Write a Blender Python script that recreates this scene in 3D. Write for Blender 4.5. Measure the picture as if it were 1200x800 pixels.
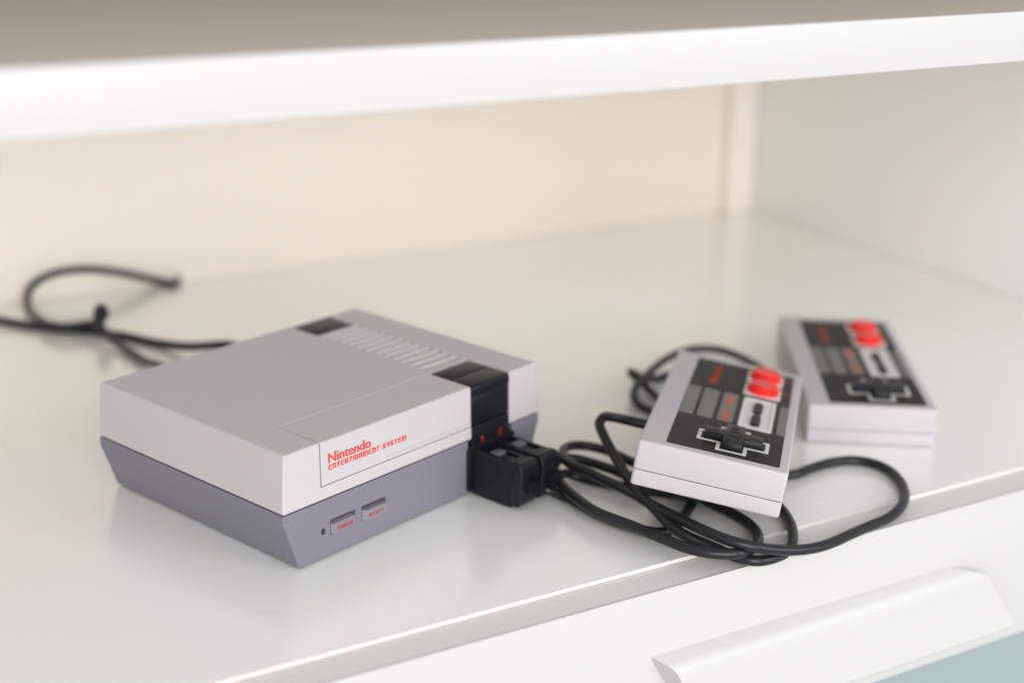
import bpy, bmesh, math, random
from mathutils import Vector, Matrix
random.seed(4)
R = math.radians
S = 0.001                                   # all shapes below are written in millimetres
scene = bpy.context.scene
C = scene.collection
for o in list(bpy.data.objects): bpy.data.objects.remove(o)

# ---------------------------------------------------------------- camera
cd = bpy.data.cameras.new('camera'); cam = bpy.data.objects.new('camera', cd); C.objects.link(cam)
cd.sensor_width = 36; cd.sensor_fit = 'HORIZONTAL'; cd.lens = 52.49
cd.clip_start = 0.01; cd.clip_end = 50
cam.matrix_world = Matrix(((0.65417338, 0.22893077, -0.72086607, -0.28460217),
                           (-0.75614484, 0.21985813, -0.61636629, -0.33861861),
                           (0.01738306, 0.94828957, 0.31693015, 0.22806220), (0, 0, 0, 1)))
cd.dof.use_dof = True; cd.dof.focus_distance = 0.497; cd.dof.aperture_fstop = 4.7
cd.dof.aperture_blades = 9
scene.camera = cam

# ---------------------------------------------------------------- light: an indoor room, daylight from windows behind the camera
w = bpy.data.worlds.new('World'); scene.world = w; w.use_nodes = True
bg = w.node_tree.nodes['Background']; bg.inputs[0].default_value = (0.985, 0.99, 1.0, 1); bg.inputs[1].default_value = 0.80
TH = -0.328423
U = Vector((math.cos(TH), math.sin(TH), 0)); N = Vector((-math.sin(TH), math.cos(TH), 0)); Z = Vector((0, 0, 1))
def cabp(u, n, z): return U * u + N * n + Z * z          # cabinet axes to world, mm
def area(name, pos, target, sx, sy, power, col):
    l = bpy.data.lights.new(name, 'AREA'); l.shape = 'RECTANGLE'; l.size = sx; l.size_y = sy; l.energy = power; l.color = col
    o = bpy.data.objects.new(name, l); C.objects.link(o)
    o.location = pos * S; d = (target - pos).normalized()
    o.rotation_euler = d.to_track_quat('-Z', 'Y').to_euler(); return o
area('window_light', cabp(-550, -2200, 600), cabp(150, 100, 60), 1.8, 1.5, 56, (1.0, 0.985, 0.965))
area('side_window_light', cabp(1300, -1700, 600), cabp(150, 0, 60), 0.7, 1.1, 14, (0.95, 0.98, 1.0))
scene.view_settings.view_transform = 'Standard'; scene.view_settings.look = 'None'
scene.view_settings.exposure = -0.13; scene.view_settings.gamma = 1
scene.render.engine = 'CYCLES'; scene.cycles.max_bounces = 14; scene.cycles.diffuse_bounces = 10; scene.cycles.glossy_bounces = 6; scene.render.resolution_x = 1024; scene.render.resolution_y = 682

# ---------------------------------------------------------------- materials
def mat(name, col, rough=0.5, bump=0.0, bscale=900, spec=0.5, var=0.03, coat=0.0, vscale=25, smudge=0.0):
    m = bpy.data.materials.new(name); m.use_nodes = True; nt = m.node_tree; b = nt.nodes['Principled BSDF']
    b.inputs['Roughness'].default_value = rough; b.inputs['Specular IOR Level'].default_value = spec
    b.inputs['Coat Weight'].default_value = coat; b.inputs['Coat Roughness'].default_value = 0.20; b.inputs['Coat IOR'].default_value = 1.75
    tc = nt.nodes.new('ShaderNodeTexCoord')
    n = nt.nodes.new('ShaderNodeTexNoise'); n.inputs['Scale'].default_value = vscale; n.inputs['Detail'].default_value = 5
    nt.links.new(tc.outputs['Object'], n.inputs['Vector'])
    mx = nt.nodes.new('ShaderNodeMix'); mx.data_type = 'RGBA'
    mx.inputs[6].default_value = (*[c * (1 - var) for c in col], 1); mx.inputs[7].default_value = (*[min(1, c * (1 + var)) for c in col], 1)
    nt.links.new(n.outputs['Fac'], mx.inputs[0]); nt.links.new(mx.outputs[2], b.inputs['Base Color'])
    if smudge:
        n3 = nt.nodes.new('ShaderNodeTexNoise'); n3.inputs['Scale'].default_value = 14; n3.inputs['Detail'].default_value = 7; n3.inputs['Roughness'].default_value = 0.65
        nt.links.new(tc.outputs['Object'], n3.inputs['Vector'])
        mr = nt.nodes.new('ShaderNodeMapRange'); mr.inputs['From Min'].default_value = 0.35; mr.inputs['From Max'].default_value = 0.7
        mr.inputs['To Min'].default_value = rough; mr.inputs['To Max'].default_value = rough + smudge
        nt.links.new(n3.outputs['Fac'], mr.inputs['Value']); nt.links.new(mr.outputs[0], b.inputs['Roughness'])
    if bump:
        n2 = nt.nodes.new('ShaderNodeTexNoise'); n2.inputs['Scale'].default_value = bscale; n2.inputs['Detail'].default_value = 3
        nt.links.new(tc.outputs['Object'], n2.inputs['Vector'])
        bp = nt.nodes.new('ShaderNodeBump'); bp.inputs['Strength'].default_value = bump; bp.inputs['Distance'].default_value = 0.0003
        nt.links.new(n2.outputs['Fac'], bp.inputs['Height']); nt.links.new(bp.outputs[0], b.inputs['Normal'])
    return m
M = dict(
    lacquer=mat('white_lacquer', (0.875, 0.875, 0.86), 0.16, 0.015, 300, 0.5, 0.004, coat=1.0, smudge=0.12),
    lacquer_front=mat('toned_lacquer_front', (0.535, 0.53, 0.52), 0.4, 0.04, 300, 0.4, 0.01),  # white lacquer greyed in colour to offset the strong light on fronts
    cream=mat('cream_back_board', (0.88, 0.825, 0.745), 0.5, 0.05, 200, 0.3, 0.02, vscale=6),
    taupe=mat('warm_grey_shelf_top', (0.56, 0.52, 0.46), 0.38, 0.04, 300, 0.4, 0.02, vscale=8),
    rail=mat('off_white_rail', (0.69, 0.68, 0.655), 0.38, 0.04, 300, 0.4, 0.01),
    batten=mat('warm_white_batten', (0.88, 0.83, 0.77), 0.4, 0.04, 300, 0.4, 0.01),
    side=mat('white_side_board', (0.86, 0.86, 0.85), 0.35, 0.04, 300, 0.4, 0.01),
    teal=mat('teal_paint', (0.27, 0.335, 0.325), 0.5, 0.05, 300, 0.3, 0.02),
    grey=mat('light_grey_plastic', (0.505, 0.478, 0.495), 0.42, 0.16, 2600, 0.4, 0.02, vscale=9, smudge=0.08),
    dark=mat('purple_grey_plastic', (0.185, 0.178, 0.213), 0.46, 0.18, 2600, 0.4, 0.02),
    button=mat('mid_grey_plastic', (0.21, 0.198, 0.225), 0.45, 0.12, 2600, 0.4, 0.02),
    black=mat('black_plastic', (0.008, 0.0085, 0.011), 0.36, 0.12, 2400, 0.28, 0.05),
    gap=mat('shadow_gap_plastic', (0.02, 0.02, 0.022), 0.7),
    cable=mat('black_rubber_cable', (0.010, 0.010, 0.0125), 0.34, 0.10, 1800, 0.42, 0.08),
    panel=mat('charcoal_face_panel', (0.0135, 0.013, 0.0115), 0.45, 0.06, 2400, 0.22, 0.04),
    stripe=mat('grey_printed_stripe', (0.15, 0.15, 0.138), 0.42, 0.06, 2400, 0.4, 0.02),
    white=mat('off_white_plastic', (0.66, 0.65, 0.65), 0.4, 0.05, 2400, 0.4, 0.01),
    red=mat('red_button_plastic', (0.80, 0.022, 0.018), 0.25, 0.0, 900, 0.5, 0.02),
    redink=mat('red_ink', (0.68, 0.06, 0.032), 0.5, 0.0, 900, 0.3, 0.02),
    redink2=mat('dull_red_ink', (0.36, 0.022, 0.022), 0.5, 0.0, 900, 0.3, 0.02),
    oval=mat('black_rubber_button', (0.02, 0.02, 0.022), 0.45, 0.0, 900, 0.4, 0.02),
    metal=mat('grey_latch', (0.10, 0.10, 0.11), 0.4),
)

# ---------------------------------------------------------------- helpers
def link(name, me, m, parent=None, loc=None, rot=None):
    o = bpy.data.objects.new(name, me); C.objects.link(o)
    if m and not me.materials: me.materials.append(m)
    if parent: o.parent = parent
    if loc: o.location = Vector(loc) * S
    if rot: o.rotation_euler = rot
    return o
def tomesh(bm, name, smooth=None):
    bmesh.ops.recalc_face_normals(bm, faces=bm.faces)
    bmesh.ops.scale(bm, vec=(S, S, S), verts=bm.verts)
    me = bpy.data.meshes.new(name); bm.to_mesh(me); bm.free()
    if smooth is not None:
        for p in me.polygons: p.use_smooth = True
        me.set_sharp_from_angle(angle=R(smooth))
    return me
def empty(name, label, cat, loc=(0, 0, 0), group=None):
    o = bpy.data.objects.new(name, None); C.objects.link(o); o.empty_display_size = 0.01
    o.location = Vector(loc) * S; o['label'] = label; o['category'] = cat
    if group: o['group'] = group
    return o
def boxbm(x0, x1, y0, y1, z0, z1, bev=0.0, seg=2, bm=None):
    t = bmesh.new(); bmesh.ops.create_cube(t, size=1)
    bmesh.ops.scale(t, vec=(x1 - x0, y1 - y0, z1 - z0), verts=t.verts)
    bmesh.ops.translate(t, vec=((x0 + x1) / 2, (y0 + y1) / 2, (z0 + z1) / 2), verts=t.verts)
    if bev: bmesh.ops.bevel(t, geom=t.edges[:], offset=bev, segments=seg, affect='EDGES', profile=0.5)
    if bm is None: return t
    me = bpy.data.meshes.new('t'); t.to_mesh(me); t.free(); bm.from_mesh(me); bpy.data.meshes.remove(me); return bm
def box(name, b, m, parent=None, bev=0.0, seg=2):
    return link(name, tomesh(boxbm(*b, bev=bev, seg=seg), name, 50 if bev else None), m, parent)
def prism(poly, axis, a, b, bev=0.0, seg=2, vert_only=False):
    """extrude polygon (list of 2-tuples) along axis x/y/z from a to b"""
    bm = bmesh.new()
    def P(p, t): return {'x': (t, p[0], p[1]), 'y': (p[0], t, p[1]), 'z': (p[0], p[1], t)}[axis]
    va = [bm.verts.new(P(p, a)) for p in poly]; vb = [bm.verts.new(P(p, b)) for p in poly]
    bm.faces.new(va); bm.faces.new(vb[::-1]); n = len(poly)
    for i in range(n): bm.faces.new((va[i], va[(i + 1) % n], vb[(i + 1) % n], vb[i]))
    bmesh.ops.recalc_face_normals(bm, faces=bm.faces)
    if bev: bmesh.ops.bevel(bm, geom=bm.edges[:], offset=bev, segments=seg, affect='EDGES', profile=0.5)
    return bm
def frustum(b0, z0, b1, z1, bev=0.0, seg=3):
    """rectangle b0=(x0,x1,y0,y1) at z0 to b1 at z1"""
    bm = bmesh.new()
    lo = [bm.verts.new((x, y, z0)) for x, y in ((b0[0], b0[2]), (b0[1], b0[2]), (b0[1], b0[3]), (b0[0], b0[3]))]
    hi = [bm.verts.new((x, y, z1)) for x, y in ((b1[0], b1[2]), (b1[1], b1[2]), (b1[1], b1[3]), (b1[0], b1[3]))]
    bm.faces.new(lo[::-1]); bm.faces.new(hi)
    for i in range(4): bm.faces.new((lo[i], lo[(i + 1) % 4], hi[(i + 1) % 4], hi[i]))
    if bev: bmesh.ops.bevel(bm, geom=bm.edges[:], offset=bev, segments=seg, affect='EDGES', profile=0.5)
    return bm
def boolean(me, cutters, op='DIFFERENCE', name='m', smooth=40):
    o = bpy.data.objects.new('tmp', me); C.objects.link(o); cs = []
    for cb in cutters:
        c = bpy.data.objects.new('tmpc', tomesh(cb, 'c')); C.objects.link(c); cs.append(c)
        md = o.modifiers.new('b', 'BOOLEAN'); md.operation = op; md.object = c; md.solver = 'EXACT'
    dg = bpy.context.evaluated_depsgraph_get(); dg.update()
    r = bpy.data.meshes.new_from_object(o.evaluated_get(dg)); r.name = name
    for c in cs: bpy.data.objects.remove(c)
    bpy.data.objects.remove(o)
    for p in r.polygons: p.use_smooth = False
    return r
def catmull(pts, k=8):
    P = [Vector(p) for p in pts]; P = [P[0] * 2 - P[1]] + P + [P[-1] * 2 - P[-2]]; out = []
    for i in range(1, len(P) - 2):
        p0, p1, p2, p3 = P[i - 1:i + 3]
        d1 = max((p1 - p0).length, .1) ** .5; d2 = max((p2 - p1).length, .1) ** .5; d3 = max((p3 - p2).length, .1) ** .5
        m1 = (p1 - p0) / d1 - (p2 - p0) / (d1 + d2) + (p2 - p1) / d2; m2 = (p2 - p1) / d2 - (p3 - p1) / (d2 + d3) + (p3 - p2) / d3
        m1 *= d2; m2 *= d2
        for j in range(k):
            t = j / k; out.append(p1 * (2 * t**3 - 3 * t**2 + 1) + m1 * (t**3 - 2 * t**2 + t) + p2 * (-2 * t**3 + 3 * t**2) + m2 * (t**3 - t**2))
    return out + [P[-2]]
def smoothpath(p, it=3):
    for _ in range(it):
        p = [p[0]] + [(p[i - 1] + p[i] * 2 + p[i + 1]) / 4 for i in range(1, len(p) - 1)] + [p[-1]]
    return p
def tube(pts, r, sides=14, k=8, it=3):
    P = smoothpath(catmull(pts, k), it); bm = bmesh.new(); rings = []
    t0 = (P[1] - P[0]).normalized(); up = Vector((0, 0, 1)) if abs(t0.z) < .9 else Vector((1, 0, 0)); nrm = t0.cross(up).normalized()
    for i, p in enumerate(P):
        t = (P[min(i + 1, len(P) - 1)] - P[max(i - 1, 0)]).normalized()
        nrm = (nrm - t * nrm.dot(t)).normalized(); b = t.cross(nrm)
        rings.append([bm.verts.new(p + (nrm * math.cos(a) + b * math.sin(a)) * r) for a in [2 * math.pi * j / sides for j in range(sides)]])
    for i in range(len(rings) - 1):
        for j in range(sides): bm.faces.new((rings[i][j], rings[i][(j + 1) % sides], rings[i + 1][(j + 1) % sides], rings[i + 1][j]))
    bm.faces.new(rings[0][::-1]); bm.faces.new(rings[-1])
    return bm
def disc(cx, cy, r, z0, z1, bev=0.0, n=40, seg=3, dome=0.0):
    return prism([(cx + r * math.cos(2 * math.pi * i / n), cy + r * math.sin(2 * math.pi * i / n)) for i in range(n)], 'z', z0, z1)

# square-shouldered lettering, drawn as little cells
G = {
 'E': [".#####", "##....", "#####.", "##....", "##....", ".#####"],
 'N': ["#####.", "##.###", "##..##", "##..##", "##..##", "##..##"],
 'T': ["######", "..##..", "..##..", "..##..", "..##..", "..##.."],
 'R': ["#####.", "##..##", "##..##", "#####.", "##.##.", "##..##"],
 'A': [".#####", "##..##", "##..##", "######", "##..##", "##..##"],
 'I': ["##", "##", "##", "##", "##", "##"],
 'M': ["########.", "##.##.###", "##.##..##", "##.##..##", "##.##..##", "##.##..##"],
 'S': [".#####", "##....", "#####.", ".#####", "....##", "#####."],
 'Y': ["##..##", "##..##", ".#####", "....##", "...##.", "..##.."],
 'P': ["#####.", "##..##", "##..##", "#####.", "##....", "##...."],
 'O': [".####.", "##..##", "##..##", "##..##", "##..##", ".####."],
 'W': ["##.##..##", "##.##..##", "##.##..##", "##.##..##", "##.##.###", ".#######."],
 'L': ["##....", "##....", "##....", "##....", "##....", "######"],
 'C': [".#####", "##....", "##....", "##....", "##....", ".#####"],
 'B': ["#####.", "##..##", "#####.", "##..##", "##..##", "#####."],
 '1': [".###", "####", "..##", "..##", "..##", "..##"],
 '2': ["#####.", "....##", ".####.", "##....", "##....", "######"],
 ' ': ["..."] * 6,
}
def letters(text, x, y, w, h, slant=0.0, flat='xz', depth=0.0, gap=1.5):
    """cells of text filling w by h at lower-left x,y ; flat: 'xz' stands on a front (y=depth), 'xy' lies on top (z=depth)"""
    tw = sum(len(G[c][0]) + gap for c in text) - gap; cx = w / tw; cy = h / 6.0; bm = bmesh.new(); px = 0
    for c in text:
        for r_, row in enumerate(G[c]):
            j = 0
            while j < len(row):
                if row[j] == '#':
                    e = j
                    while e < len(row) and row[e] == '#': e += 1
                    q = []
                    for (a, b) in ((j, 6 - r_ - 1), (e, 6 - r_ - 1), (e, 6 - r_), (j, 6 - r_)):
                        X = x + (px + a) * cx + slant * b * cy; Y = y + b * cy
                        q.append(bm.verts.new((X, depth, Y) if flat == 'xz' else (X, Y, depth)))
                    bm.faces.new(q); j = e
                else: j += 1
        px += len(G[c][0]) + gap
    bmesh.ops.remove_doubles(bm, verts=bm.verts, dist=1e-5)
    return bm
def thicken(bm, vec):
    g = bmesh.ops.extrude_face_region(bm, geom=bm.faces[:]); vs = [v for v in g['geom'] if isinstance(v, bmesh.types.BMVert)]
    bmesh.ops.translate(bm, vec=vec, verts=vs); return bm
def wordmark(text, x, y, w, h, flat, depth, off=0.0):
    """solid rounded-grotesque letters from the built-in face, scaled to w by cap height h"""
    cu = bpy.data.curves.new('t', 'FONT'); cu.body = text; cu.offset = 0; cu.space_character = 0.98; cu.resolution_u = 6
    o = bpy.data.objects.new('t', cu); C.objects.link(o); dg = bpy.context.evaluated_depsgraph_get(); dg.update()
    me = bpy.data.meshes.new_from_object(o.evaluated_get(dg)); bpy.data.objects.remove(o)
    xs = [v.co.x for v in me.vertices]; ys = [v.co.y for v in me.vertices]
    sx = w / (max(xs) - min(xs)); sy = h / (max(ys) - min(ys)); x0, y0 = min(xs), min(ys)
    for v in me.vertices:
        X, Y = x + (v.co.x - x0) * sx, y + (v.co.y - y0) * sy
        v.co = Vector((X, depth, Y) if flat == 'xz' else (X, Y, depth))
    bm = bmesh.new()
    ex = Vector((0, -1, 0)) if flat == 'xz' else Vector((0, 0, 1))
    for k, dx in enumerate((0, -off, off)):                # strokes built up in three passes
        t = bmesh.new(); t.from_mesh(me); thicken(t, ex * (0.05 + 0.012 * k)); bmesh.ops.translate(t, vec=(dx, 0, 0), verts=t.verts)
        m2 = bpy.data.meshes.new('t'); t.to_mesh(m2); t.free(); bm.from_mesh(m2); bpy.data.meshes.remove(m2)
    return bm

# ================================================================ CABINET the things stand on
cab = empty('cabinet', 'white lacquered cabinet with an open compartment, upper shelf and drawer below', 'cabinet')
cab.rotation_euler = (0, 0, TH)
def cbox(name, b, m, bev=0.6, seg=3, parent=None): return box(name, b, m, parent or cab, bev, seg)
A_, B_, BK, SD = -50.4, -64.2, 344.5, 465.5
UL = -250
wt = cbox('worktop', (UL, SD - .3, A_ + .8, BK - .3, -16, 0), M['lacquer'], 0)
cbox('toned_edge', (UL, SD - .3, A_, A_ + .8, -16, 0), M['rail'], 0.2, 3, wt)  # strip of the same board, toned down so its lit edge stays dimmer
cbox('back_board', (UL, SD + 18, BK, BK + 8, -300, 620), M['cream'], 0.3)
cbox('side_board', (SD, SD + 18, B_ + 2, BK - .3, -300, 620), M['side'], 0.8)
cbox('corner_batten', (SD - 21, SD - .3, BK - 9, BK - .3, 0.1, 160.9), M['batten'], 1.0)
shelf = cbox('upper_shelf', (UL, SD - .3, B_ + 1.5, BK - .3, 161.4, 177.0), M['lacquer'], 0)
cbox('shelf_surface', (UL, SD - .3, B_ + 1.5, BK - .3, 177.0, 177.85), M['taupe'], 0, 1, shelf)  # separate top sheet, darker and warmer than the shelf body
cbox('toned_edge', (UL, SD - .3, B_, B_ + 1.4, 161.3, 177.9), M['lacquer_front'], 0.5, 3, shelf)  # front of the same board, greyed in colour against the bright light
cbox('unseen_shade_board', (UL, SD - .3, B_ + 6, BK - .3, 258, 276), M['side'], 0.8)  # unseen board, added to shade the top of the shelf below
cbox('left_shade_board', (UL - 18, UL - .3, B_ + 2, BK - .3, -300, 620), M['side'], 0.8)  # out of view, set close in to darken the console's left side
# drawer with an angled full-width lip pull
drawer = cbox('drawer_front', (UL, SD + 17, B_ + 1.38, A_ - 0.6, -64.5, -1.25), M['rail'], 0)
cbox('drawer_face', (UL, SD + 17, B_, B_ + 1.4, -64.6, -1.23), M['lacquer_front'], 0.25, 3, drawer)  # thin front skin, greyed in colour to hold down its lit brightness
def pull():
    bm = bmesh.new()
    # profile ribs: (u-left,u-right) widen towards the foot of the pull
    prof = [(-24.6, B_ + .5, 0, 0), (-26.6, B_ - 3.4, 3.5, 8.0), (-28.6, B_ - 5.2, 6, 13.5), (-30.6, B_ - 5.9, 7.5, 16.5), (-34, B_ - 6.2, 9, 19.0), (-54.5, B_ - 7.6, 18.0, 33.0), (-55.5, B_ - 6.8, 18, 33.0), (-55.5, B_ + .5, 18, 33)]
    L = [bm.verts.new((101 + dl, n, z)) for z, n, dl, dr in prof]; Rr = [bm.verts.new((236.2 + dr, n, z)) for z, n, dl, dr in prof]
    k = len(prof)
    for i in range(k): bm.faces.new((L[i], L[(i + 1) % k], Rr[(i + 1) % k], Rr[i]))
    bm.faces.new(L[::-1]); bm.faces.new(Rr); return bm
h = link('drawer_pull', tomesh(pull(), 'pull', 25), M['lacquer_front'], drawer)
cbox('lower_front', (UL, SD + 17, B_ + 3, A_ - 1, -300, -66.5), M['teal'], 0.6)

# ================================================================ CONSOLE
W, D, ZT, ZS, INS = 128.0, 101.1, 41.96, 21.55, 6.3
con = empty('game_console', 'light grey and purple grey game console with black band and red lettering', 'game console')
def upper(off=0.0, bev=0.7, dz=0.0):
    return frustum((0 + off, W - off, 0 + off * .0, D - off), ZS, (1.37, W - 1.37, .45, D - 1.0), ZT - dz, bev, 3)
me = tomesh(upper(), 'u')
vy0, vp = 26.0, 4.855
cut = [boxbm(16.3, 89.65, -3, 21.1, 26.3, 50),                # flap opening
       boxbm(89.6, 110.6, -3, 20.9, 17, 50),                  # black band
       boxbm(90.6, 110.8, 83.2, 99.0, 40.6, 50)]              # rear black cover recess
for k in range(12):
    y = vy0 + vp * k
    cut.append(prism([(y - 1.5, 50), (y - 1.5, ZT - 3.6), (y + .9, ZT - 3.6), (y + 1.0, ZT - 1.0), (y + 1.75, ZT + 0.05), (y + 1.75, 50)], 'x', 91.2, 111.2))
link('upper_shell', boolean(me, cut, name='upper_shell'), M['grey'], con)
me = tomesh(upper(0.0, 0.7, 0.17), 'u')
link('cartridge_flap', boolean(me, [boxbm(16.85, 89.35, -4, 20.75, 26.65, 60)], 'INTERSECT', 'cartridge_flap'), M['grey'], con)
box('flap_backing', (14, 112, 1.4, 22.5, ZS + .5, ZT - 1.4), M['gap'], con)
box('flap_finger_ridge', (46.5, 89.2, -0.12, 1.0, 27.6, 28.1), M['grey'], con)
box('seam_gasket', (0.8, W - .8, 0.8, D - .8, 20.5, 22.2), M['gap'], con)
box('rear_cover', (90.75, 110.65, 83.35, 98.85, 40.4, ZT - .25), M['black'], con, 0.3)
# black band : four plates wrapping from the top down the front
box('band_plate', (89.85, 110.35, 10.7, 20.6, 39.0, ZT - .05), M['black'], con, 0.35, 2)
link('band_plate', tomesh(prism([(10.2, ZT), (0.9, ZT), (0.1, ZT - .8), (-0.1, 38.3), (2, 38.3), (2, 39.5), (10.2, 39.5)], 'x', 89.85, 110.35, 0.3, 2), 'band_plate', 50), M['black'], con)
link('band_plate', tomesh(prism([(0.5, 37.9), (0.1, 26.8), (3, 26.8), (3, 37.9)], 'x', 89.85, 110.35, 0.25, 2), 'band_plate', 50), M['black'], con)
link('band_plate', tomesh(prism([(-0.1, 26.2), (-0.2, 17.6), (3, 17.6), (3, 26.2)], 'x', 89.85, 110.35, 0.25, 2), 'band_plate', 50), M['black'], con)
for ch, x in (('1', 94.3), ('2', 104.6)):
    link('port_number', tomesh(thicken(letters(ch, x, 19.2, 1.5, 2.3, 0, 'xz', -0.24), (0, -0.05, 0)), 'port_number'), M['redink2'], con)
# flap print
link('wordmark_lettering', tomesh(wordmark('Nintendo', 20.1, 33.85, 19.2, 3.35, 'xz', 0.12, 0.10), 'wm'), M['redink'], con)
link('subtitle_lettering', tomesh(thicken(letters('ENTERTAINMENT SYSTEM', 20.0, 31.35, 36.2, 1.85, 0.08, 'xz', 0.16), (0, -0.07, 0)), 'sub'), M['redink'], con)
# lower shell
lo = prism([(0, 21.15), (0, 18.2), (INS, 0.6), (W - INS, 0.6), (W, 18.2), (W, 21.15)], 'y', 0.15, D - 0.3, 0.35, 2)
me = boolean(tomesh(lo, 'l'), [boxbm(20.2, 31.7, -2, 3.5, 7.9, 13.5), boxbm(34.5, 46.0, -2, 3.5, 7.9, 13.5),
                               boxbm(16.2, 18.1, -2, 1.6, 9.1, 11.3), boxbm(88.0, 112.5, -2, 5, 1.4, 30)], name='lower_shell')
link('lower_shell', me, M['dark'], con)
for x, y in ((14, 10), (114, 10), (14, 90), (114, 90)): link('foot', tomesh(disc(x, y, 4, 0, 1.2), 'foot', 40), M['black'], con)
def pushbutton(name, x0, x1, out, word, c):
    bm = bmesh.new(); z0, z1 = 8.05, 11.9
    back = [bm.verts.new(p) for p in ((x0, 3.4, z0), (x1, 3.4, z0), (x1, 3.4, z1), (x0, 3.4, z1))]
    mid = [bm.verts.new(p) for p in ((x0, .2, z0), (x1, .2, z0), (x1, .2, z1), (x0, .2, z1))]
    fr = [bm.verts.new(p) for p in ((x0 + c, -out, z0 + .1), (x1 - .1, -out, z0 + .1), (x1 - .1, -out, z1 - .3), (x0 + c, -out, z1 - .3))]
    for a, b in ((back, mid), (mid, fr)):
        for i in range(4): bm.faces.new((a[i], a[(i + 1) % 4], b[(i + 1) % 4], b[i]))
    bm.faces.new(back[::-1]); bm.faces.new(fr); bmesh.ops.recalc_face_normals(bm, faces=bm.faces)
    bmesh.ops.bevel(bm, geom=bm.edges[:], offset=0.08, segments=2, affect='EDGES')
    b = link(name, tomesh(bm, name, 40), M['button'], con)
    link('button_lettering', tomesh(thicken(letters(word, x0 + 2.2, 8.9, x1 - x0 - 3.6, 1.35, 0.12, 'xz', -out), (0, -0.05, 0)), 'bl'), M['redink2'], b)
pushbutton('power_button', 20.6, 31.3, 0.4, 'POWER', .6); pushbutton('reset_button', 34.9, 45.6, 0.8, 'RESET', 1.4)
box('indicator_window', (16.25, 18.05, 1.0, 1.8, 9.15, 11.25), M['gap'], con)
# controller port housing
def rring(x0, x1, z0, z1, r, n=5):
    P = []
    for cx, cz, a0 in ((x1 - r, z1 - r, 0), (x0 + r, z1 - r, 90), (x0 + r, z0 + r, 180), (x1 - r, z0 + r, 270)):
        for i in range(n + 1): a = R(a0 + 90 * i / n); P.append((cx + r * math.cos(a), cz + r * math.sin(a)))
    return P
link('port_housing', tomesh(prism(rring(87.2, 113.0, 1.3, 19.0, 1.5), 'y', -0.9, 6, 0.25, 2), 'port_housing', 40), M['black'], con)

# ================================================================ CONTROLLERS
CABLE1 = [(98.9, -14.4, 9.0), (98.9, -18.4, 8.5), (100.3, -22.2, 7.0), (104.9, -23.3, 4.0), (107.1, -29.6, 2.5), (105.7, -40.6, 2.0), (104.3, -47.5, 2.0), (103.9, -55.4, 2.0), (104.5, -63.2, 2.0), (105.0, -68.7, 2.0), (107.6, -73.0, 2.0), (113.0, -74.3, 2.0), (123.5, -71.3, 2.0), (135.7, -67.0, 2.2), (148.0, -62.4, 2.2), (157.1, -54.7, 2.5), (153.1, -48.4, 4.0), (140.6, -45.5, 5.0), (132.0, -41.9, 6.0), (131.9, -33.2, 6.2), (131.0, -22.6, 6.5), (128.6, -17.0, 7.0), (124.3, -14.7, 7.5), (117.7, -16.7, 7.5), (112.0, -22.3, 6.5), (107.0, -29.9, 6.0), (102.1, -41.4, 5.8), (98.7, -52.4, 5.8), (98.8, -66.5, 5.6), (97.7, -80.5, 5.6), (97.4, -88.8, 5.6), (98.4, -95.0, 5.6), (101.7, -100.9, 5.5), (106.0, -105.2, 5.5), (115.3, -105.1, 4.0), (125.7, -101.0, 2.4), (132.0, -95.7, 2.0), (135.9, -88.7, 2.0), (138.6, -79.1, 2.0), (140.0, -69.4, 2.2), (144.8, -60.0, 2.5), (156.6, -55.8, 3.0), (166.0, -61.1, 3.0), (162.8, -76.4, 3.0), (154.6, -90.6, 2.6), (146.9, -100.2, 2.2), (138.1, -107.2, 2.0), (129.6, -111.6, 1.6), (122.4, -112.0, 1.0), (112.3, -108.8, 1.6), (109.8, -103.3, 1.9), (109.7, -95.2, 2.2), (108.0, -89.7, 3.5), (105.9, -84.7, 5.0), (105.8, -79.4, 6.2), (107.8, -73.3, 7.4), (110.9, -66.6, 8.6), (112.3, -61.5, 10.0), (115.4, -54.2, 12.0), (121.2, -44.8, 14.0), (126.8, -35.4, 17.0), (130.3, -29.2, 20.0), (132.5, -25.7, 22.5), (134.6, -25.9, 24.5), (133.9, -30.7, 26.0), (130.8, -41.7, 28.2), (134.0, -47.9, 27.3)]
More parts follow.
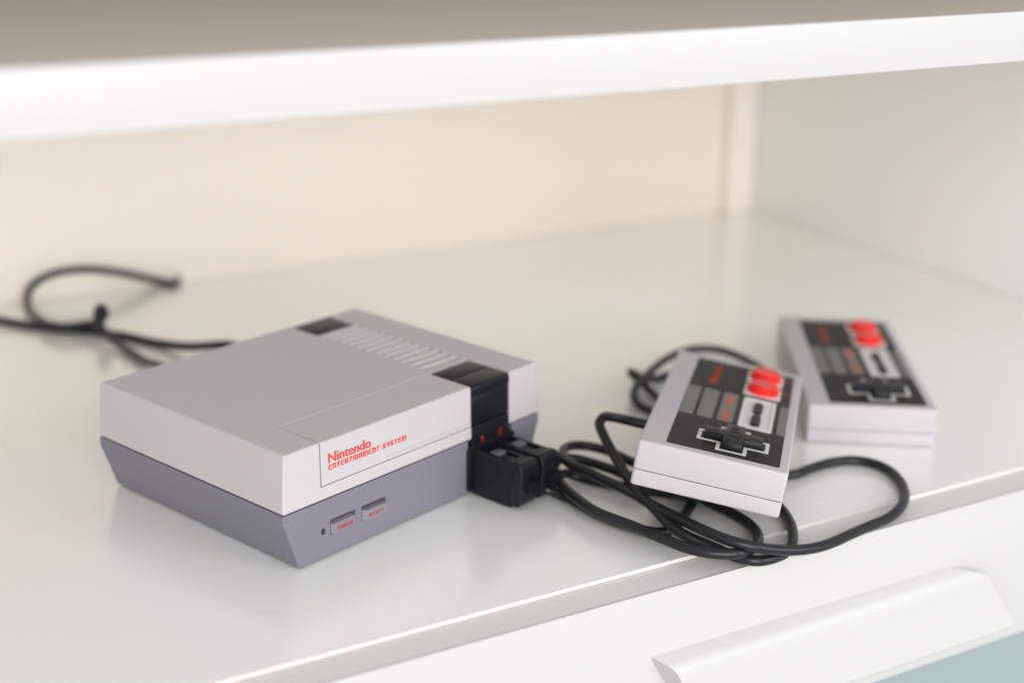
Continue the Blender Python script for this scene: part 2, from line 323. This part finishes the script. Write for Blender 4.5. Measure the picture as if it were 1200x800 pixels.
CABLE2 = [(114.0, -16.1, 8.5), (114.6, -19.2, 7.5), (121.5, -20.0, 4.0), (125.2, -23.2, 2.2), (126.8, -30.1, 2.0), (128.7, -36.6, 2.0), (132.1, -45.9, 2.0), (136.6, -56.3, 2.0), (132.4, -70.2, 6.0), (142.7, -72.5, 6.0), (149.3, -64.3, 6.5), (145.9, -53.2, 7.0), (143.9, -43.0, 6.0), (144.0, -33.0, 5.5), (145.0, -24.9, 6.0), (144.3, -18.4, 6.5), (142.1, -13.5, 7.0), (137.2, -10.6, 8.0), (130.5, -11.3, 9.0), (123.5, -15.7, 9.6), (119.7, -21.2, 9.6), (118.1, -26.5, 9.6), (117.6, -32.9, 9.6), (115.7, -42.2, 9.6), (114.4, -51.3, 9.6), (113.2, -57.9, 9.4), (111.4, -64.4, 9.2), (109.9, -71.0, 9.2), (108.7, -77.9, 9.2), (106.5, -89.3, 9.2), (105.5, -100.2, 9.2), (109.1, -108.0, 8.0), (117.9, -112.7, 5.0), (127.0, -116.7, 3.0), (136.1, -119.4, 1.9), (144.0, -120.6, 1.4), (152.7, -121.5, 1.2), (164.9, -123.5, 1.2), (174.6, -125.4, 1.6), (185.8, -124.3, 2.0), (196.3, -120.2, 2.0), (207.0, -112.2, 2.0), (212.8, -104.2, 2.0), (214.0, -96.3, 2.0), (211.1, -90.1, 2.0), (203.9, -85.5, 2.0), (193.4, -82.9, 2.2), (182.1, -81.4, 2.5), (174.8, -74.6, 2.8), (185.0, -52.8, 2.5), (201.0, -23.7, 2.2), (207.0, -8.8, 2.2), (214.5, 5.8, 2.5), (217.9, 13.3, 4.0), (217.4, 17.7, 7.0), (215.9, 19.9, 9.0), (215.4, 20.4, 10.0), (221.7, 22.7, 7.0), (227.3, 22.5, 4.0), (232.6, 19.7, 2.5), (240.4, 19.2, 2.0), (250.0, 16.5, 2.0), (248.3, 5.2, 2.0), (235.2, -9.4, 2.0), (215.4, -18.3, 2.0), (202.6, -16.3, 2.0), (199.6, -8.9, 2.0), (200.0, -0.7, 2.2), (200.6, 5.2, 3.0), (204.3, 10.4, 4.5), (212.1, 14.7, 6.0), (225.6, 19.5, 6.0), (242.8, 24.4, 6.0), (259.5, 26.7, 6.0), (272.2, 24.0, 6.0), (278.9, 16.5, 5.5), (279.9, 9.6, 5.0), (277.8, 2.2, 5.0), (267.6, -14.9, 6.0), (251.4, -32.1, 7.0), (255.5, -37.5, 8.0)]
HDMI = [(116.0, 167.4, 12.0), (113.8, 179.2, 10.0), (114.2, 197.5, 5.0), (111.9, 219.9, 2.0), (108.8, 236.9, 1.8), (105.7, 247.6, 1.8), (99.6, 261.5, 1.8), (92.4, 273.8, 1.8), (85.8, 287.4, 1.8), (81.0, 304.2, 1.8), (71.9, 335.8, 2.7)]
USB = [(72.8, 147.5, 14.0), (79.7, 165.8, 10.0), (88.7, 188.1, 5.0), (92.4, 203.0, 2.5), (95.0, 217.5, 2.5), (97.6, 230.5, 3.0), (99.3, 242.1, 5.0), (99.2, 247.0, 9.0), (99.9, 249.3, 13.0), (102.8, 250.8, 15.0), (104.4, 249.9, 14.0), (104.5, 250.5, 10.0), (102.5, 254.9, 6.5), (98.4, 261.0, 5.0), (91.2, 263.7, 5.0), (88.9, 276.0, 4.5), (96.2, 299.0, 3.0), (106.7, 321.9, 2.0), (110.2, 322.7, 8.3), (118.8, 319.8, 13.5), (129.5, 316.1, 14.8), (140.3, 312.4, 13.8), (154.1, 307.8, 10.3), (165.9, 303.7, 5.9), (175.3, 300.5, 2.2), (177.1, 294.0, 2.0), (184.1, 299.0, 2.0)]
CL, CW, CH, CS = 118.6, 51.2, 16.35, 5.9
def cross(cx, cy, L, w):
    return [(cx - w, cy - L), (cx + w, cy - L), (cx + w, cy - w), (cx + L, cy - w), (cx + L, cy + w), (cx + w, cy + w), (cx + w, cy + L), (cx - w, cy + L), (cx - w, cy + w), (cx - L, cy + w), (cx - L, cy - w), (cx - w, cy - w)]
def ring(outer, inner, z0, z1):
    bm = bmesh.new(); n = len(outer)
    v = [[bm.verts.new((*p, z)) for p in poly] for poly in (outer, inner) for z in (z0, z1)]   # o0 o1 i0 i1
    for i in range(n):
        j = (i + 1) % n
        bm.faces.new((v[1][i], v[1][j], v[3][j], v[3][i])); bm.faces.new((v[0][i], v[0][j], v[1][j], v[1][i])); bm.faces.new((v[2][i], v[2][j], v[3][j], v[3][i]))
    return bm
def rect(x0, x1, y0, y1, r=0.8): return rring(x0, x1, y0, y1, r, 4)
def plate(name, x0, x1, y0, y1, z0, z1, m, parent, r=0.8):
    return link(name, tomesh(prism(rect(x0, x1, y0, y1, r), 'z', z0, z1), name, 40), m, parent)
def shellbody(z0, z1, rt, rb):
    P = rect(0, CL, 0, CW, 1.3); bm = prism(P, 'z', z0, z1)
    for r, z in ((rt, z1), (rb, z0)):
        if r:
            es = [e for e in bm.edges if all(abs(v.co.z - z) < 1e-4 for v in e.verts)]
            bmesh.ops.bevel(bm, geom=es, offset=r, segments=4, affect='EDGES', profile=0.5)
    return bm
def controller(label, plug):
    t = empty('game_controller', label, 'game controller', group='wired controllers of the console')
    link('upper_case', tomesh(shellbody(CS + .15, CH, 0.9, 0.12), 'upper_case', 30), M['grey'], t)
    link('lower_case', tomesh(shellbody(0, CS - .15, 0.12, 0.8), 'lower_case', 30), M['grey'], t)
    box('case_seam', (0.5, CL - .5, 0.5, CW - .5, CS - 1, CS + 1), M['gap'], t)
    f = plate('face_panel', 4.0, 112.4, 3.3, 42.2, CH - 1, CH + .12, M['panel'], t, 1.0); z = CH + .12
    plate('stripe', 39, 73.4, 37.0, 42.0, z - .5, z + .05, M['stripe'], t, .7)
    plate('stripe', 39, 73.4, 29.9, 35.6, z - .5, z + .05, M['stripe'], t, .9)
    s3 = plate('stripe', 39, 73.4, 22.5, 28.2, z - .5, z + .05, M['stripe'], t, .9)
    plate('stripe', 37.2, 71.0, 3.5, 6.5, z - .5, z + .05, M['stripe'], t, .7)
    link('select_lettering', tomesh(thicken(letters('SELECT', 40.3, 24.2, 12.4, 2.2, .1, 'xy', z + .05), (0, 0, .05)), 'l'), M['redink'], s3)
    link('start_lettering', tomesh(thicken(letters('START', 59.0, 24.2, 11.6, 2.2, .1, 'xy', z + .05), (0, 0, .05)), 'l'), M['redink'], s3)
    link('wordmark_lettering', tomesh(wordmark('Nintendo', 81.5, 31.9, 24.0, 3.6, 'xy', z, 0.14), 'l'), M['redink2'], t)
    # start / select tray
    tr = link('button_tray', tomesh(ring(rect(37, 72.6, 8.2, 20.5, 1.2), rect(38.3, 71.3, 9.5, 19.2, .9), z - .5, z + .35), 'tray', 40), M['white'], t)
    plate('tray_floor', 37.6, 72.0, 8.8, 19.9, z - .6, z + .08, M['white'], tr, 1)
    for nm, x0, x1 in (('select_button', 40.2, 51.8), ('start_button', 54.6, 66.2)):
        pb = prism(rect(x0, x1, 12.8, 16.2, 1.65), 'z', z - .5, z + 1.3)
        es = [e for e in pb.edges if all(abs(v.co.z - (z + 1.3)) < 1e-4 for v in e.verts)]
        bmesh.ops.bevel(pb, geom=es, offset=.5, segments=3, affect='EDGES')
        link(nm, tomesh(pb, nm, 35), M['oval'], t)
    # cross pad with white printed outline
    cx, cy = 20.0, 20.4
    link('pad_outline', tomesh(ring(cross(cx, cy, 12.5, 5.3), cross(cx, cy, 11.2, 4.0), z - .3, z + .10), 'o'), M['white'], t)
    pad = prism(cross(cx, cy, 10.2, 3.5), 'z', z - .5, z + 2.6, 0.45, 2)
    p = link('direction_pad', tomesh(pad, 'pad', 35), M['black'], t)
    link('pad_centre', tomesh(ring([(cx + 2.7 * math.cos(R(a)), cy + 2.7 * math.sin(R(a))) for a in range(0, 360, 15)], [(cx + 2.2 * math.cos(R(a)), cy + 2.2 * math.sin(R(a))) for a in range(0, 360, 15)], z + 2.5, z + 2.75), 'c'), M['black'], p)
    for a in range(4):
        ar = prism([(cx + 5.2, cy - 1.5), (cx + 8.6, cy), (cx + 5.2, cy + 1.5)], 'z', z + 2.5, z + 2.72)
        bmesh.ops.rotate(ar, cent=(cx, cy, 0), matrix=Matrix.Rotation(a * math.pi / 2, 3, 'Z'), verts=ar.verts)
        link('arrow', tomesh(ar, 'a'), M['black'], p)
    for x0, ch in ((76.4, 'B'), (93.9, 'A')):
        fr = plate('button_frame', x0, x0 + 15.4, 7.2, 21.4, z - .5, z + .12, M['white'], t, 1.3)
        c = x0 + 7.7
        b = disc(c, 14.3, 6.1, z - .5, z + 3.4)
        es = [e for e in b.edges if all(abs(v.co.z - (z + 3.4)) < 1e-4 for v in e.verts)]
        bmesh.ops.bevel(b, geom=es, offset=1.1, segments=5, affect='EDGES')
        link('round_button', tomesh(b, 'rb', 40), M['red'], t)
        link('button_letter', tomesh(thicken(letters(ch, x0 + 10.0, 4.3, 1.9, 2.3, 0, 'xy', z), (0, 0, .05)), 'l'), M['redink2'], t)
    for x, y in ((10, 8), (108, 8), (10, 43), (108, 43)):
        link('screw', tomesh(disc(x, y, 2, -.15, .5, n=16), 's', 40), M['metal'], t)
    return t
def plugpart(parent, x0, x1):
    h = empty_part('plug', parent)
    body = prism([(x0, 0.6), (x0, 17.4), (x0 + .7, 18.0), (x1 - .7, 18.0), (x1, 17.4), (x1, 0.6)], 'y', -19.5, -0.95, 0.3, 2)
    xa, xb = x0, x1
    me = tomesh(body, 'b'); me = boolean(me, [boxbm(x0 + 1.9, x1 - 1.9, -17.6, -2, 16.6, 30)], name='plug_body')
    h.data = me; me.materials.append(M['black'])
    # rounded rear hood
    prof = [(-19.4, 2.0), (-19.4, 18.0), (-22.2, 18.2), (-23.6, 17.7), (-24.6, 16.4), (-24.9, 14.5), (-24.0, 3.4), (-22.8, 1.4)]
    link('plug_hood', tomesh(prism(prof, 'x', x0 - .15, x1 + .15, 0.55, 3), 'ph', 40), M['black'], h)
    box('latch_button', (x0 + 2.4, x1 - 2.4, -11.0, -7.0, 16.0, 18.2), M['metal'], h, .3)
    box('latch_bar', (x0 + 2.6, x1 - 2.6, -17.0, -11.5, 16.0, 17.2), M['black'], h, .2)
    return h
def empty_part(name, parent):
    me = bpy.data.meshes.new(name); o = bpy.data.objects.new(name, me); C.objects.link(o); o.parent = parent; return o
def attach_world(child, parent):                 # keep world placement of a part drawn in world mm
    child.parent = parent; child.matrix_parent_inverse = parent.matrix_world.inverted()

near = controller('grey controller nearest the console, propped up on the coiled black cables', None)
near.matrix_world = Matrix(((0.88239038, -0.45740532, 0.11030681, 0.12110202), (0.46735634, 0.87916727, -0.09296753, -0.11065967),
                            (-0.05445430, 0.13358624, 0.98954002, 0.01451096), (0, 0, 0, 1)))
far = controller('grey controller lying flat on the white worktop, farthest right', None)
far.matrix_world = Matrix.Translation((0.24962854, -0.10612768, 0.0001)) @ Matrix.Rotation(0.646919, 4, 'Z')
bpy.context.view_layer.update()
for ctl, pts, x0, x1, rel in ((near, CABLE1, 89.3, 98.9, (40, 8.2)), (far, CABLE2, 101.0, 110.6, (46, 8.0))):
    zc = 8.5
    pts = [(x0 + (x1 - x0) / 2, -20.5, zc + .5), (x0 + (x1 - x0) / 2, -24.5, zc + .3)] + list(pts[2:])
    cb = link('cable', tomesh(tube(pts, 1.85), 'cable', 60), M['cable'])
    pl = plugpart(None, x0, x1)
    attach_world(cb, ctl); attach_world(pl, ctl)
    sr = link('strain_relief', tomesh(disc(0, 0, 2.7, 0, 3.0, n=20), 'sr', 50), M['black'], pl, (pts[0][0], -24.4, zc + .3), (R(90), 0, 0))
    g = disc(0, 0, 2.4, 0, 2.0, n=20)
    link('cable_boot', tomesh(g, 'cb', 50), M['black'], ctl, (rel[0], CW - .8, rel[1]), (R(-90), 0, 0))

# ================================================================ LEADS at the back
def lead(name, pts, r, label, stub):
    o = link(name, tomesh(tube([stub, (stub[0] + 1, 112, stub[2])] + list(pts), r), name, 60), M['cable'])
    o['label'] = label; o['category'] = 'cable'
    box('connector', (stub[0] - 6, stub[0] + 6, 100.9, 115, stub[2] - 3.5, stub[2] + 3.5), M['black'], o, 1.0, 3)
    return o
lead('video_cable', HDMI, 2.1, 'black cable running straight out to the left edge of the shelf behind the console', (99, 101.5, 12))
lead('power_cable', USB, 1.9, 'black cable curling up into a loop against the cream back board behind the console', (58, 101.5, 12))
